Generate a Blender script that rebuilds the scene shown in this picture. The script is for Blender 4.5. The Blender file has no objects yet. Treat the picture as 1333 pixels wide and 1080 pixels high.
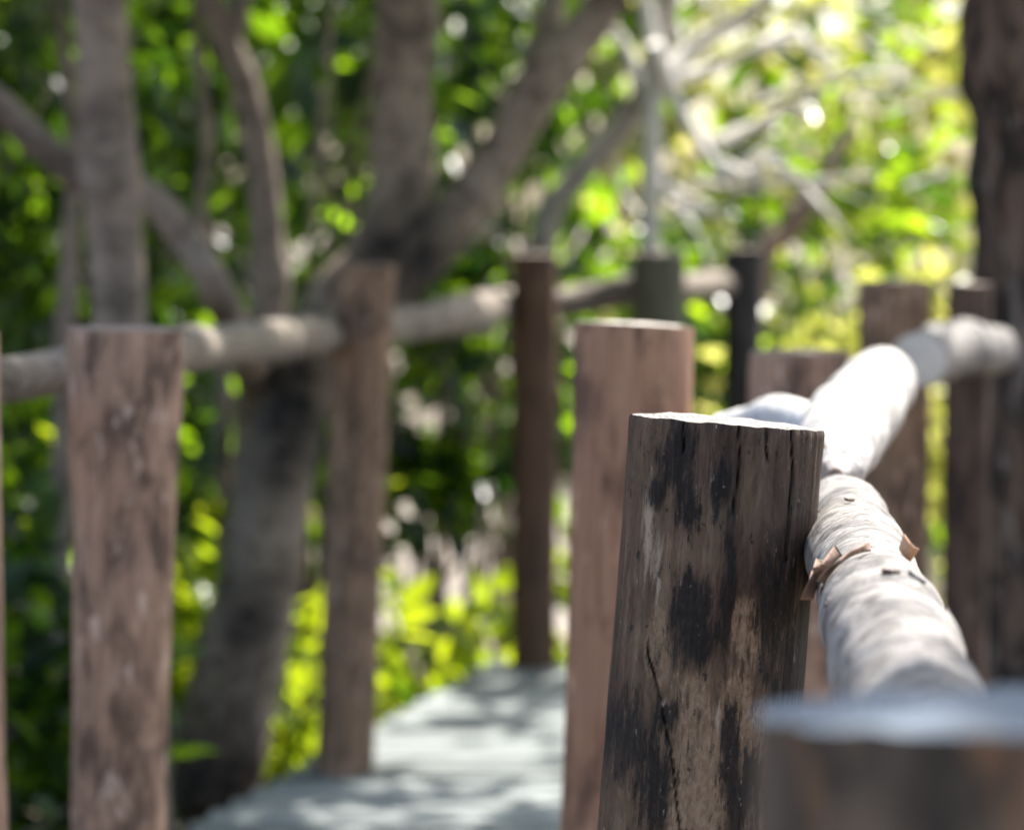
import bpy, math, random
import numpy as np
from mathutils import Vector

RNG = np.random.default_rng(11)
random.seed(5)
sc = bpy.context.scene
COL = sc.collection

# ------------------------------------------------------------------ camera
W, H, F = 1333.0, 1080.0, 4000.0
CAM_Z = 1.393
HORIZON = 264.0
TILT = math.atan((H / 2 - HORIZON) / F)
CT, ST = math.cos(TILT), math.sin(TILT)
FOCUS = 2.07


def P(px, py, d):
    """World point seen at photo pixel (px, py), d metres in front of the camera along the ground."""
    u, v = (px - W / 2) / F, (H / 2 - py) / F
    dy, dz = CT + v * ST, -ST + v * CT
    k = d / dy
    return np.array([u * k, d, CAM_Z + dz * k])


def M(pix, d):
    return pix * d / F


cam_data = bpy.data.cameras.new('camera')
cam = bpy.data.objects.new('camera', cam_data)
COL.objects.link(cam)
cam.location = (0, 0, CAM_Z)
cam.rotation_euler = (math.pi / 2 - TILT, 0, 0)
cam_data.sensor_width = 36.0
cam_data.lens = F / W * 36.0
cam_data.clip_start = 0.05
cam_data.clip_end = 500
cam_data.dof.use_dof = True
cam_data.dof.focus_distance = FOCUS
cam_data.dof.aperture_fstop = cam_data.lens / 16.5
cam_data.dof.aperture_blades = 0
sc.camera = cam

# ------------------------------------------------------------------ light
EL, AZ = math.radians(56), math.radians(36)
SUN = np.array([math.sin(AZ) * math.cos(EL), math.cos(AZ) * math.cos(EL), math.sin(EL)])
sd = bpy.data.lights.new('sun', 'SUN')
sd.energy = 5.0
sd.angle = math.radians(0.53)
sd.color = (1.0, 0.96, 0.90)
so = bpy.data.objects.new('sun', sd)
COL.objects.link(so)
so.location = (3, 6, 12)
so.rotation_euler = Vector(SUN).to_track_quat('Z', 'Y').to_euler()
wd = bpy.data.worlds.new('World')
sc.world = wd
wd.use_nodes = True
nt = wd.node_tree
bg = nt.nodes['Background']
sky = nt.nodes.new('ShaderNodeTexSky')
sky.sky_type = 'NISHITA'
sky.sun_disc = False
sky.sun_elevation = EL
sky.sun_rotation = AZ
sky.dust_density = 3.0
sky.air_density = 1.0
nt.links.new(sky.outputs[0], bg.inputs[0])
bg.inputs[1].default_value = 0.15
sc.view_settings.view_transform = 'Standard'
sc.view_settings.look = 'None'
sc.view_settings.exposure = 1.55
sc.view_settings.gamma = 1.0
sc.cycles.use_denoising = True
sc.cycles.max_bounces = 8
sc.cycles.transmission_bounces = 6
sc.cycles.sample_clamp_indirect = 6.0
sc.cycles.caustics_reflective = False

# ------------------------------------------------------------------ numpy noise
_T = np.random.default_rng(3).random(4096)


def _h(i, j, k):
    n = (i * 73856093) ^ (j * 19349663) ^ (k * 83492791)
    return _T[(n ^ (n >> 13)) & 4095]


def noise3(p):
    p = np.asarray(p, float)
    i = np.floor(p).astype(np.int64)
    f = p - i
    f = f * f * (3 - 2 * f)
    r = 0
    for a in (0, 1):
        for b in (0, 1):
            for c in (0, 1):
                w = (f[:, 0] if a else 1 - f[:, 0]) * (f[:, 1] if b else 1 - f[:, 1]) * (f[:, 2] if c else 1 - f[:, 2])
                r = r + w * _h(i[:, 0] + a, i[:, 1] + b, i[:, 2] + c)
    return r * 2 - 1


def fbm(p, o=4):
    p = np.asarray(p, float)
    s, a, t = 0, 1.0, 0
    for _ in range(o):
        s = s + a * noise3(p)
        t += a
        p = p * 2.03 + 17.3
        a *= 0.5
    return s / t


# ------------------------------------------------------------------ object helpers
def link_mesh(name, verts, faces, mat, parent=None, origin=(0, 0, 0), attrs=None, smooth=True):
    me = bpy.data.meshes.new(name)
    v = np.asarray(verts, float) - np.asarray(origin, float)
    me.from_pydata(v.tolist(), [], faces if isinstance(faces, list) else faces.tolist())
    if smooth:
        me.polygons.foreach_set('use_smooth', [True] * len(me.polygons))
    for k, a in (attrs or {}).items():
        a = np.asarray(a, float)
        if a.ndim == 2:
            at = me.attributes.new(k, 'FLOAT_VECTOR', 'POINT')
            at.data.foreach_set('vector', a.ravel())
        else:
            at = me.attributes.new(k, 'FLOAT', 'POINT')
            at.data.foreach_set('value', a)
    me.update()
    if mat:
        me.materials.append(mat)
    o = bpy.data.objects.new(name, me)
    COL.objects.link(o)
    if parent is not None:
        o.parent = parent
    else:
        o.location = origin
    return o


def thing(name, label, cat, loc, group=None, kind=None):
    o = bpy.data.objects.new(name, None)
    COL.objects.link(o)
    o.location = [float(q) for q in loc]
    o.empty_display_size = 0.2
    if label:
        o['label'] = label
    if cat:
        o['category'] = cat
    if group:
        o['group'] = group
    if kind:
        o['kind'] = kind
    return o


def resample(pts, radii, n):
    pts = np.asarray(pts, float)
    radii = np.asarray(radii, float)
    k = len(pts)
    ext = np.vstack([2 * pts[0] - pts[1], pts, 2 * pts[-1] - pts[-2]])
    rx = np.concatenate([[radii[0]], radii, [radii[-1]]])
    t = np.linspace(0, k - 1 - 1e-9, n)
    i = t.astype(int)
    f = (t - i)[:, None]
    p0, p1, p2, p3 = ext[i], ext[i + 1], ext[i + 2], ext[i + 3]
    q = 0.5 * (2 * p1 + (p2 - p0) * f + (2 * p0 - 5 * p1 + 4 * p2 - p3) * f ** 2 + (3 * p1 - p0 - 3 * p2 + p3) * f ** 3)
    f = f[:, 0]
    f = f * f * (3 - 2 * f)
    r = rx[i + 1] * (1 - f) + rx[i + 2] * f
    return q, r


def tube_data(pts, radii, n=24, seg=14, amp=0.06, freq=8.0, stretch=0.3, seed=0.0, ridges=(), disp=None, cap=True):
    """A swept, slightly irregular round log. Returns verts, faces, tubeco, (theta, s), ring rows."""
    q, r = resample(pts, radii, n)
    tan = np.gradient(q, axis=0)
    tan /= np.linalg.norm(tan, axis=1)[:, None]
    up = np.array([0, 0, 1.0]) if abs(tan[0][2]) < 0.8 else np.array([0, -1.0, 0])
    V, TC, TH, SS = [], [], [], []
    s = np.concatenate([[0], np.cumsum(np.linalg.norm(np.diff(q, axis=0), axis=1))])
    nrm = up
    th = np.linspace(0, 2 * math.pi, seg, endpoint=False)
    for i in range(n):
        nrm = nrm - tan[i] * np.dot(nrm, tan[i])
        nrm /= np.linalg.norm(nrm)
        b = np.cross(tan[i], nrm)
        ring = np.cos(th)[:, None] * nrm + np.sin(th)[:, None] * b
        tc = np.column_stack([np.cos(th) * r[i], np.sin(th) * r[i], np.full(seg, s[i])])
        V.append((q[i], ring, r[i]))
        TC.append(tc)
        TH.append(th)
        SS.append(np.full(seg, s[i]))
    TC = np.vstack(TC)
    TH = np.concatenate(TH)
    SS = np.concatenate(SS)
    nz = fbm(TC * np.array([freq, freq, freq * stretch]) + seed * 7.7, 3)
    scale = 1 + amp * nz
    for (c, w, a) in ridges:
        wob = 0.012 * np.sin(TH * 2 + seed) + 0.3 * w * noise3(np.column_stack([np.cos(TH) * 2, np.sin(TH) * 2, TH * 0 + seed]))
        scale = scale + a * np.exp(-((SS + wob - c) / w) ** 2)
    if disp is not None:
        scale = scale + disp(TH, SS)
    ctr = np.repeat(np.array([a[0] for a in V]), seg, axis=0)
    ring = np.vstack([a[1] for a in V])
    rr = np.repeat(np.array([a[2] for a in V]), seg)
    verts = ctr + ring * (rr * scale)[:, None]
    idx = np.arange(n * seg).reshape(n, seg)
    a, b = idx[:-1], idx[1:]
    faces = np.stack([a, np.roll(a, -1, 1), np.roll(b, -1, 1), b], -1).reshape(-1, 4).tolist()
    if cap:
        faces.append(idx[0][::-1].tolist())
        faces.append(idx[-1].tolist())
    return verts, faces, TC, TH, SS, idx


class Bag:
    """collects tubes into one mesh"""
    def __init__(self):
        self.v, self.f, self.t, self.n = [], [], [], 0

    def add(self, v, f, t):
        self.v.append(v)
        self.t.append(t)
        self.f += [[q + self.n for q in face] for face in f]
        self.n += len(v)

    def tube(self, pts, radii, **k):
        v, f, t, *_ = tube_data(pts, radii, **k)
        self.add(v, f, t)

    def build(self, name, mat, parent, origin, scars=()):
        V = np.vstack(self.v)
        at = {'tubeco': np.vstack(self.t)}
        if scars:
            at['char'] = np.max([np.clip(1 - np.linalg.norm((V - q) / np.array(r), axis=1), 0, 1) ** 0.8 for q, r in scars], axis=0)
        return link_mesh(name, V, self.f, mat, parent, origin, at)


# ------------------------------------------------------------------ materials
def new_mat(name):
    m = bpy.data.materials.new(name)
    m.use_nodes = True
    t = m.node_tree
    t.nodes.clear()
    out = t.nodes.new('ShaderNodeOutputMaterial')
    return m, t, out


def N(t, typ, **k):
    n = t.nodes.new(typ)
    for a, b in k.items():
        setattr(n, a, b)
    return n


def ramp(t, fac, stops):
    r = N(t, 'ShaderNodeValToRGB')
    el = r.color_ramp.elements
    while len(el) < len(stops):
        el.new(0.5)
    for e, (p, c) in zip(el, stops):
        e.position = p
        e.color = (*c, 1) if len(c) == 3 else c
    t.links.new(fac, r.inputs[0])
    return r.outputs[0]


def mix(t, fac, a, b, mode='MIX'):
    m = N(t, 'ShaderNodeMix', data_type='RGBA', blend_type=mode)
    for sock, val in ((m.inputs[0], fac), (m.inputs[6], a), (m.inputs[7], b)):
        if isinstance(val, (int, float)):
            sock.default_value = val
        elif isinstance(val, tuple):
            sock.default_value = (*val, 1)
        else:
            t.links.new(val, sock)
    return m.outputs[2]


def math_n(t, op, a, b=0.0, clamp=False):
    m = N(t, 'ShaderNodeMath', operation=op, use_clamp=clamp)
    for i, v in enumerate((a, b)):
        if isinstance(v, (int, float)):
            m.inputs[i].default_value = v
        else:
            t.links.new(v, m.inputs[i])
    return m.outputs[0]


def tube_noise(t, scale, stretch, detail=5, rough=0.6, off=0.0, dist=0.0):
    a = N(t, 'ShaderNodeAttribute', attribute_name='tubeco')
    mp = N(t, 'ShaderNodeMapping')
    mp.inputs['Scale'].default_value = (1, 1, stretch)
    mp.inputs['Location'].default_value = (off, off * 1.7, off * 0.3)
    t.links.new(a.outputs['Vector'], mp.inputs[0])
    oi = N(t, 'ShaderNodeObjectInfo')
    add = N(t, 'ShaderNodeVectorMath', operation='ADD')
    t.links.new(mp.outputs[0], add.inputs[0])
    cb = N(t, 'ShaderNodeCombineXYZ')
    sr = math_n(t, 'MULTIPLY', oi.outputs['Random'], 9.0)
    for i in range(3):
        t.links.new(sr, cb.inputs[i])
    t.links.new(cb.outputs[0], add.inputs[1])
    n = N(t, 'ShaderNodeTexNoise')
    n.inputs['Scale'].default_value = scale
    n.inputs['Detail'].default_value = detail
    n.inputs['Roughness'].default_value = rough
    n.inputs['Distortion'].default_value = dist
    t.links.new(add.outputs[0], n.inputs['Vector'])
    return n.outputs['Fac']


def wood_mat(name, lo, hi, dark, dark_at=0.36, dark_soft=0.12, pale=None, pale_at=0.64, rough=0.8, bump=0.5, big=14, bigstretch=0.35, grain=110):
    m, t, out = new_mat(name)
    b = N(t, 'ShaderNodeBsdfPrincipled')
    g = tube_noise(t, grain, 0.05, 6, 0.65)
    col = ramp(t, g, [(0.3, lo), (0.72, hi)])
    bl = tube_noise(t, big, bigstretch, 6, 0.65, 3.1, 0.4)
    dk = ramp(t, bl, [(dark_at, (1, 1, 1)), (dark_at + dark_soft, (0, 0, 0))])
    dk = math_n(t, 'MULTIPLY', dk, 0.85)
    col = mix(t, dk, col, dark)
    if pale:
        p2 = tube_noise(t, big * 1.6, bigstretch, 5, 0.6, 8.3)
        pk = ramp(t, p2, [(pale_at, (0, 0, 0)), (pale_at + 0.1, (1, 1, 1))])
        col = mix(t, math_n(t, 'MULTIPLY', pk, 0.7), col, pale)
    t.links.new(col, b.inputs['Base Color'])
    b.inputs['Roughness'].default_value = rough
    b.inputs['Specular IOR Level'].default_value = 0.25
    bp = N(t, 'ShaderNodeBump')
    bp.inputs['Strength'].default_value = bump
    bp.inputs['Distance'].default_value = 0.004
    t.links.new(math_n(t, 'ADD', g, math_n(t, 'MULTIPLY', bl, 0.8)), bp.inputs['Height'])
    t.links.new(bp.outputs[0], b.inputs['Normal'])
    t.links.new(b.outputs[0], out.inputs[0])
    return m


def sawn_mat(name, lo, hi):
    m, t, out = new_mat(name)
    b = N(t, 'ShaderNodeBsdfPrincipled')
    tc = N(t, 'ShaderNodeAttribute', attribute_name='tubeco')
    n = N(t, 'ShaderNodeTexNoise')
    n.inputs['Scale'].default_value = 30
    n.inputs['Detail'].default_value = 6
    t.links.new(tc.outputs['Vector'], n.inputs['Vector'])
    w = N(t, 'ShaderNodeTexWave', wave_type='RINGS', rings_direction='Z')
    w.inputs['Scale'].default_value = 60
    w.inputs['Distortion'].default_value = 2.5
    w.inputs['Detail'].default_value = 3
    t.links.new(tc.outputs['Vector'], w.inputs['Vector'])
    f = math_n(t, 'ADD', math_n(t, 'MULTIPLY', n.outputs[0], 0.7), math_n(t, 'MULTIPLY', w.outputs['Fac'], 0.3))
    col = ramp(t, f, [(0.3, lo), (0.7, hi)])
    t.links.new(col, b.inputs['Base Color'])
    b.inputs['Roughness'].default_value = 0.75
    bp = N(t, 'ShaderNodeBump')
    bp.inputs['Strength'].default_value = 0.4
    bp.inputs['Distance'].default_value = 0.002
    t.links.new(f, bp.inputs['Height'])
    t.links.new(bp.outputs[0], b.inputs['Normal'])
    t.links.new(b.outputs[0], out.inputs[0])
    return m


def paperbark_mat(name, lo, hi, stain, rough=0.7, scale=26, char=False):
    """pale peeling bark: streaky grey mottling running round the log plus small dark flecks"""
    m, t, out = new_mat(name)
    b = N(t, 'ShaderNodeBsdfPrincipled')
    a = tube_noise(t, scale, 1.6, 7, 0.68, 1.0, 0.6)
    col = ramp(t, a, [(0.33, lo), (0.55, hi)])
    s = tube_noise(t, scale * 0.36, 1.3, 5, 0.6, 5.0, 0.8)
    sk = ramp(t, s, [(0.36, (1, 1, 1)), (0.5, (0, 0, 0))])
    col = mix(t, math_n(t, 'MULTIPLY', sk, 0.75), col, stain)
    ln = tube_noise(t, 22, 5.0, 6, 0.62, 14.0, 1.2)
    lk = ramp(t, math_n(t, 'ABSOLUTE', math_n(t, 'SUBTRACT', ln, 0.5)), [(0.0, (1, 1, 1)), (0.014, (0, 0, 0))])
    col = mix(t, math_n(t, 'MULTIPLY', lk, 0.55), col, (0.07, 0.058, 0.05))
    fl = tube_noise(t, 90, 3.0, 3, 0.5, 2.0)
    fk = ramp(t, fl, [(0.27, (1, 1, 1)), (0.31, (0, 0, 0))])
    col = mix(t, math_n(t, 'MULTIPLY', fk, 0.8), col, (0.06, 0.05, 0.045))
    if char:      # fire scars
        ca = N(t, 'ShaderNodeAttribute', attribute_name='char').outputs['Fac']
        ce = math_n(t, 'ADD', ca, math_n(t, 'MULTIPLY', math_n(t, 'SUBTRACT', a, 0.5), 2.4))
        col = mix(t, ramp(t, ce, [(0.2, (0, 0, 0)), (0.95, (1, 1, 1))]), col, (0.014, 0.012, 0.011))
    t.links.new(col, b.inputs['Base Color'])
    b.inputs['Roughness'].default_value = rough
    b.inputs['Specular IOR Level'].default_value = 0.3
    bp = N(t, 'ShaderNodeBump')
    bp.inputs['Strength'].default_value = 0.75
    bp.inputs['Distance'].default_value = 0.004
    t.links.new(math_n(t, 'ADD', math_n(t, 'ADD', a, fl), math_n(t, 'MULTIPLY', lk, -0.6)), bp.inputs['Height'])
    t.links.new(bp.outputs[0], b.inputs['Normal'])
    t.links.new(b.outputs[0], out.inputs[0])
    return m


def leaf_mat(name, refl, trans, tfac=0.55, rough=0.38, spec=0.5, skew=0.5):
    m, t, out = new_mat(name)
    geo = N(t, 'ShaderNodeNewGeometry')
    r = geo.outputs['Random Per Island']
    c1 = ramp(t, r, [(0.0, refl[0]), (1.0, refl[1])])
    c2 = ramp(t, r, [(0.0, trans[0]), (skew, tuple(a * 0.8 + b * 0.2 for a, b in zip(*trans))), (1.0, trans[1])])
    b = N(t, 'ShaderNodeBsdfPrincipled')
    t.links.new(c1, b.inputs['Base Color'])
    b.inputs['Roughness'].default_value = rough
    b.inputs['Specular IOR Level'].default_value = spec
    tr = N(t, 'ShaderNodeBsdfTranslucent')
    t.links.new(c2, tr.inputs[0])
    ms = N(t, 'ShaderNodeMixShader')
    ms.inputs[0].default_value = tfac
    t.links.new(b.outputs[0], ms.inputs[1])
    t.links.new(tr.outputs[0], ms.inputs[2])
    t.links.new(ms.outputs[0], out.inputs[0])
    return m


M_POST_PINK = wood_mat('pinkish_weathered_timber', (0.205, 0.124, 0.080), (0.464, 0.301, 0.208), (0.070, 0.045, 0.032), 0.40, 0.16, (0.642, 0.485, 0.377), 0.58, big=24, bigstretch=0.42)
M_POST_RED = wood_mat('red_brown_timber', (0.204, 0.107, 0.064), (0.395, 0.226, 0.141), (0.089, 0.049, 0.034), 0.36, 0.16, (0.636, 0.416, 0.270), 0.60, big=26, bigstretch=0.34)
M_POST_BROWN = wood_mat('brown_timber', (0.158, 0.093, 0.055), (0.331, 0.203, 0.128), (0.059, 0.035, 0.023), 0.38, 0.16, (0.503, 0.336, 0.237), 0.58, big=24, bigstretch=0.42)
M_POST_RUST = wood_mat('rusty_brown_timber', (0.073, 0.038, 0.022), (0.137, 0.079, 0.046), (0.033, 0.020, 0.014), 0.34, 0.16)
M_POST_OLIVE = wood_mat('olive_grey_timber', (0.065, 0.06, 0.036), (0.14, 0.125, 0.08), (0.03, 0.027, 0.018), 0.34, 0.16)
M_POST_BLACK = wood_mat('blackened_timber', (0.025, 0.022, 0.02), (0.06, 0.052, 0.048), (0.012, 0.011, 0.01), 0.4, 0.16)
M_POST_NEAR = wood_mat('dark_grey_timber', (0.069, 0.053, 0.039), (0.159, 0.121, 0.088), (0.023, 0.019, 0.015), 0.4, 0.16, (0.180, 0.097, 0.050), 0.52, big=30)
M_POST_DEEP = wood_mat('deep_brown_timber', (0.05, 0.03, 0.02), (0.13, 0.082, 0.058), (0.02, 0.014, 0.01), 0.4, 0.14, (0.20, 0.14, 0.10), 0.6, big=20, bigstretch=0.3)
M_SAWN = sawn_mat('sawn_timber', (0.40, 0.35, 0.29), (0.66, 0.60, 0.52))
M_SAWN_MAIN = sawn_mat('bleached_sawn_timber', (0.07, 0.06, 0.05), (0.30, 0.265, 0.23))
M_SAWN_GREY = sawn_mat('weathered_shade_blue_timber', (0.028, 0.039, 0.054), (0.105, 0.139, 0.180))  # weathered grey wood with the blue of open shade mixed into its colour
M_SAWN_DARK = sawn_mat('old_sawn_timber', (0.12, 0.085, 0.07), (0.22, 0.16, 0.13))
M_RAIL = paperbark_mat('pale_paperbark', (0.30, 0.28, 0.265), (0.66, 0.62, 0.58), (0.24, 0.235, 0.235))
M_RAIL_WHITE = paperbark_mat('sunlit_white_paperbark', (0.55, 0.52, 0.48), (0.80, 0.77, 0.72), (0.46, 0.44, 0.42))  # whiter bark copy: direct sun on the short rail is painted in
M_RAIL_SUN = paperbark_mat('sunlit_paperbark', (0.22, 0.205, 0.19), (0.56, 0.525, 0.485), (0.17, 0.165, 0.16), 0.75, 30)  # paler bark copy, sun glare on the slanting rail put into the colour
M_RAIL_A = paperbark_mat('mottled_paperbark', (0.078, 0.070, 0.065), (0.296, 0.271, 0.246), (0.066, 0.062, 0.062), 0.75, 34)
M_RAIL_L = paperbark_mat('grey_paperbark', (0.109, 0.085, 0.066), (0.261, 0.213, 0.168), (0.073, 0.056, 0.043))
M_TRUNK_GREY = paperbark_mat('smooth_grey_bark', (0.114, 0.087, 0.066), (0.294, 0.226, 0.177), (0.067, 0.049, 0.038), 0.8, 11, True)
M_TRUNK_BROWN = paperbark_mat('brown_grey_bark', (0.098, 0.068, 0.048), (0.322, 0.249, 0.182), (0.045, 0.032, 0.024), 0.85, 14, True)
M_TRUNK_DARK = wood_mat('dark_fissured_bark', (0.045, 0.029, 0.021), (0.20, 0.135, 0.10), (0.012, 0.010, 0.009), 0.46, 0.08, (0.30, 0.25, 0.215), 0.57, 0.9, 1.2, 17, 0.3, 70)
M_TRUNK_PALE = paperbark_mat('bleached_sunlit_bark', (0.55, 0.50, 0.45), (0.82, 0.78, 0.72), (0.42, 0.37, 0.33), 0.75)  # bleached bark, lightened further to carry overexposed sunlight in the colour
M_TRUNK_ASH = paperbark_mat('ash_grey_bark', (0.20, 0.17, 0.145), (0.40, 0.36, 0.32), (0.14, 0.12, 0.10), 0.8, 14)
M_TRUNK_RED = wood_mat('reddish_bark', (0.16, 0.10, 0.075), (0.30, 0.20, 0.15), (0.10, 0.065, 0.05), 0.3, 0.15)
M_FLAKE = wood_mat('orange_brown_bark_flake', (0.30, 0.15, 0.08), (0.50, 0.30, 0.18), (0.16, 0.08, 0.05), 0.3, 0.15)
M_FLAP = wood_mat('torn_brown_bark', (0.15, 0.09, 0.065), (0.34, 0.23, 0.17), (0.07, 0.045, 0.035), 0.4, 0.15)

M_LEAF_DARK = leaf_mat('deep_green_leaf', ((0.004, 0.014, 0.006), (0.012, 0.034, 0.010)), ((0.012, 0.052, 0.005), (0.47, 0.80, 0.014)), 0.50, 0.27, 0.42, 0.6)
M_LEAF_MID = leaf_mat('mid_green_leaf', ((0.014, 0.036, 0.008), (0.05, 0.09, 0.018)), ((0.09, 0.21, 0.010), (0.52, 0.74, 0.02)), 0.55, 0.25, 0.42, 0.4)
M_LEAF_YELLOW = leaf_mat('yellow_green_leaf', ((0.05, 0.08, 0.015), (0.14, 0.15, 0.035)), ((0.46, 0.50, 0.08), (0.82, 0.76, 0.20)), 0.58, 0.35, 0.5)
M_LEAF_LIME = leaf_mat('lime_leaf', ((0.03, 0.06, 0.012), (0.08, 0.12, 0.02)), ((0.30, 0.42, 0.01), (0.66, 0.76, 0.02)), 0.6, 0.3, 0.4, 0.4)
M_LITTER = leaf_mat('dry_leaf', ((0.13, 0.08, 0.045), (0.33, 0.24, 0.15)), ((0.2, 0.11, 0.05), (0.3, 0.2, 0.1)), 0.15, 0.6, 0.3)

# ------------------------------------------------------------------ leaves
LEAF = np.array([[0, 0, 0], [0.3, -0.24, 0.03], [0.34, 0, -0.03], [0.3, 0.24, 0.03], [0.7, -0.17, 0.0], [0.7, 0, -0.06], [0.7, 0.17, 0.0], [1.0, 0, -0.12]])
LEAF_F = [[0, 1, 2], [0, 2, 3], [1, 4, 5, 2], [2, 5, 6, 3], [4, 7, 5], [5, 7, 6]]
LIT = []      # (point, radius) to be sunlit: leaves on the sun line are cut away


def spray_over(p, z):
    k = (z - p[2]) / SUN[2]
    return np.asarray(p) + SUN * k


def keep_lit(p):
    ok = np.ones(len(p), bool)
    for q, rad in LIT:
        v = p - q
        al = v @ SUN
        perp = np.linalg.norm(v - al[:, None] * SUN, axis=1)
        ok &= ~((al > 0.02) & (perp < rad + 0.03))
    return ok


def blob_points(blobs, n, rng, shell=0.35):
    vol = np.array([b[3] * b[4] * b[5] for b in blobs])
    pick = rng.choice(len(blobs), n, p=vol / vol.sum())
    d = rng.normal(size=(n, 3))
    d /= np.linalg.norm(d, axis=1)[:, None]
    r = (shell + (1 - shell) * rng.random(n)) ** 0.6
    B = np.array(blobs, float)[pick]
    return B[:, :3] + d * r[:, None] * B[:, 3:6], d


def leaf_mesh(name, pts, outward, size, mat, parent, origin, rng, droop=0.5, up=0.9, clump=0.0, var=0.35, kind=None, width=1.0):
    if clump > 0:     # thin the cloud so it falls into sprays with gaps between
        nz = fbm(pts * 2.6 + 5.0, 2)
        keep = nz > np.quantile(nz, clump)
        pts, outward = pts[keep], outward[keep]
    k = keep_lit(pts)
    pts, outward = pts[k], outward[k]
    n = len(pts)
    if n == 0:
        return None
    ax = outward + rng.normal(size=(n, 3)) * 0.8 + np.array([0, 0, -droop])
    ax /= np.linalg.norm(ax, axis=1)[:, None]
    nr = rng.normal(size=(n, 3)) + np.array([0, 0, up])
    nr -= ax * np.sum(nr * ax, axis=1)[:, None]
    nr /= np.linalg.norm(nr, axis=1)[:, None]
    sd_ = np.cross(nr, ax)
    s = size * (1 + var * (rng.random(n) * 2 - 1))
    L = LEAF * np.array([1, width, 1])
    V = pts[:, None, :] + s[:, None, None] * (L[None, :, 0:1] * ax[:, None, :] + L[None, :, 1:2] * sd_[:, None, :] + L[None, :, 2:3] * nr[:, None, :])
    V = V.reshape(-1, 3)
    F_ = []
    for i in range(n):
        o = i * 8
        for f in LEAF_F:
            F_.append([o + q for q in f])
    ob = link_mesh(name, V, F_, mat, parent, origin)
    if kind:
        ob['kind'] = kind
    return ob


GROUND_Z = -0.45

# ------------------------------------------------------------------ posts
POSTS = 'round timber posts of the walkway railing'


def sawn(name, ring, ctr, mat, parent, origin, seed, dome=0.003, axis=(0, 0, 1)):
    seg = len(ring)
    axis = np.array(axis, float)
    ls = [1.0, 0.93, 0.75, 0.55, 0.35, 0.15]
    V, T = [], []
    for k in ls:
        v = ctr + (ring - ctr) * k
        loc = (ring - ctr) * k
        z = fbm(loc * 60 + seed, 3) * 0.0025 * (1 if k < 1 else 0) + dome * (1 - k * k)
        V.append(v + axis * z[:, None])
        T.append(loc)
    V.append((ctr + axis * dome)[None])
    T.append(np.zeros((1, 3)))
    V, T = np.vstack(V), np.vstack(T)
    idx = np.arange(seg * len(ls)).reshape(len(ls), seg)
    a, b = idx[:-1], idx[1:]
    f = np.stack([a, np.roll(a, -1, 1), np.roll(b, -1, 1), b], -1).reshape(-1, 4).tolist()
    c = seg * len(ls)
    f += [[idx[-1][i], idx[-1][(i + 1) % seg], c] for i in range(seg)]
    return link_mesh(name, V, f, mat, parent, origin, {'tubeco': T})


def post(label, top_px, top_py, d, width_px, mat, bot=None, wbot=None, tilt=(0, 0), seed=1.0, top_mat=None, zbot=GROUND_Z, amp=0.05, seg=40, rows=60, flare=0.0, disp=None, extra=None):
    """a round post whose top centre sits at the photo pixel; bot = (px, py) of a lower centre point fixes its lean"""
    top = P(top_px, top_py, d)
    r = M(width_px, d) / 2
    if bot is None:
        base = np.array([top[0], d, zbot])
    else:
        q = P(bot[0], bot[1], d)
        k = (zbot - top[2]) / (q[2] - top[2])
        base = top + (q - top) * k
    rb = M(wbot, d) / 2 if wbot else r
    t = thing('railing_post', label, 'post', base, POSTS)
    L = top[2] - base[2]
    ks = np.linspace(0, 1, 7)
    pts = [base + (top - base) * k for k in ks]
    rad = [rb + (r - rb) * k for k in ks]
    rad[-1] += flare * r
    rad[-2] += flare * r * 0.2
    v, f, tc, th, ss, idx = tube_data(pts, rad, n=rows, seg=seg, amp=amp, freq=14, stretch=0.16, seed=seed, disp=disp, cap=False)
    if disp is None:      # knots, old branch scars and shallow furrows, different on every post
        rk = np.random.default_rng(int(seed * 10))
        ctr = np.repeat(v.reshape(rows, seg, 3).mean(1), seg, axis=0)
        k_ = 0.035 * fbm(np.column_stack([np.cos(th) * 5, np.sin(th) * 5, ss * 2.2]) + seed, 3)
        for _ in range(9):
            a0, s0 = rk.uniform(0, 6.28), rk.uniform(0.1, L)
            da = np.abs((th - a0 + math.pi) % (2 * math.pi) - math.pi)
            k_ = k_ + rk.choice([-0.06, 0.07, 0.09]) * np.exp(-(da / 0.35) ** 2 - ((ss - s0) / 0.035) ** 2)
        sway = np.column_stack([fbm(np.column_stack([ss * 2.0, ss * 0 + seed, ss * 0]), 2), fbm(np.column_stack([ss * 2.0, ss * 0 + seed + 5, ss * 0]), 2), ss * 0]) * 0.10 * r * np.clip((L - ss) / 0.2, 0, 1)[:, None]
        v = ctr + (v - ctr) * (1 + k_)[:, None] + sway
    # saw the top at a slight angle and soften the arris
    rows_i = np.repeat(np.arange(rows), seg)
    w = (rows_i / (rows - 1)) ** 8
    v[:, 2] += np.where(rows_i == rows - 1, 1, 0) * fbm(np.column_stack([np.cos(th) * 5, np.sin(th) * 5, th * 0 + seed]), 4) * 0.022 * r
    v[:, 2] += w * ((v[:, 0] - top[0]) * tilt[0] + (v[:, 1] - top[1]) * tilt[1])
    arr = v[idx[-1]].copy()
    c = arr.mean(0)
    v[idx[-1]] = c + (arr - c) * 0.985
    at = {'tubeco': tc}
    if extra:
        at.update(extra(v, th, ss))
    link_mesh('shaft', v, f, mat, t, base, at)
    ring = v[idx[-1]]
    sawn('sawn_top', ring, ring.mean(0), top_mat or M_SAWN, t, base, seed)
    return t, top, r


# --- the sharp main post: its own painted wear (char, bare wood) in its own surface coordinates
D_MAIN = 2.20


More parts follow.
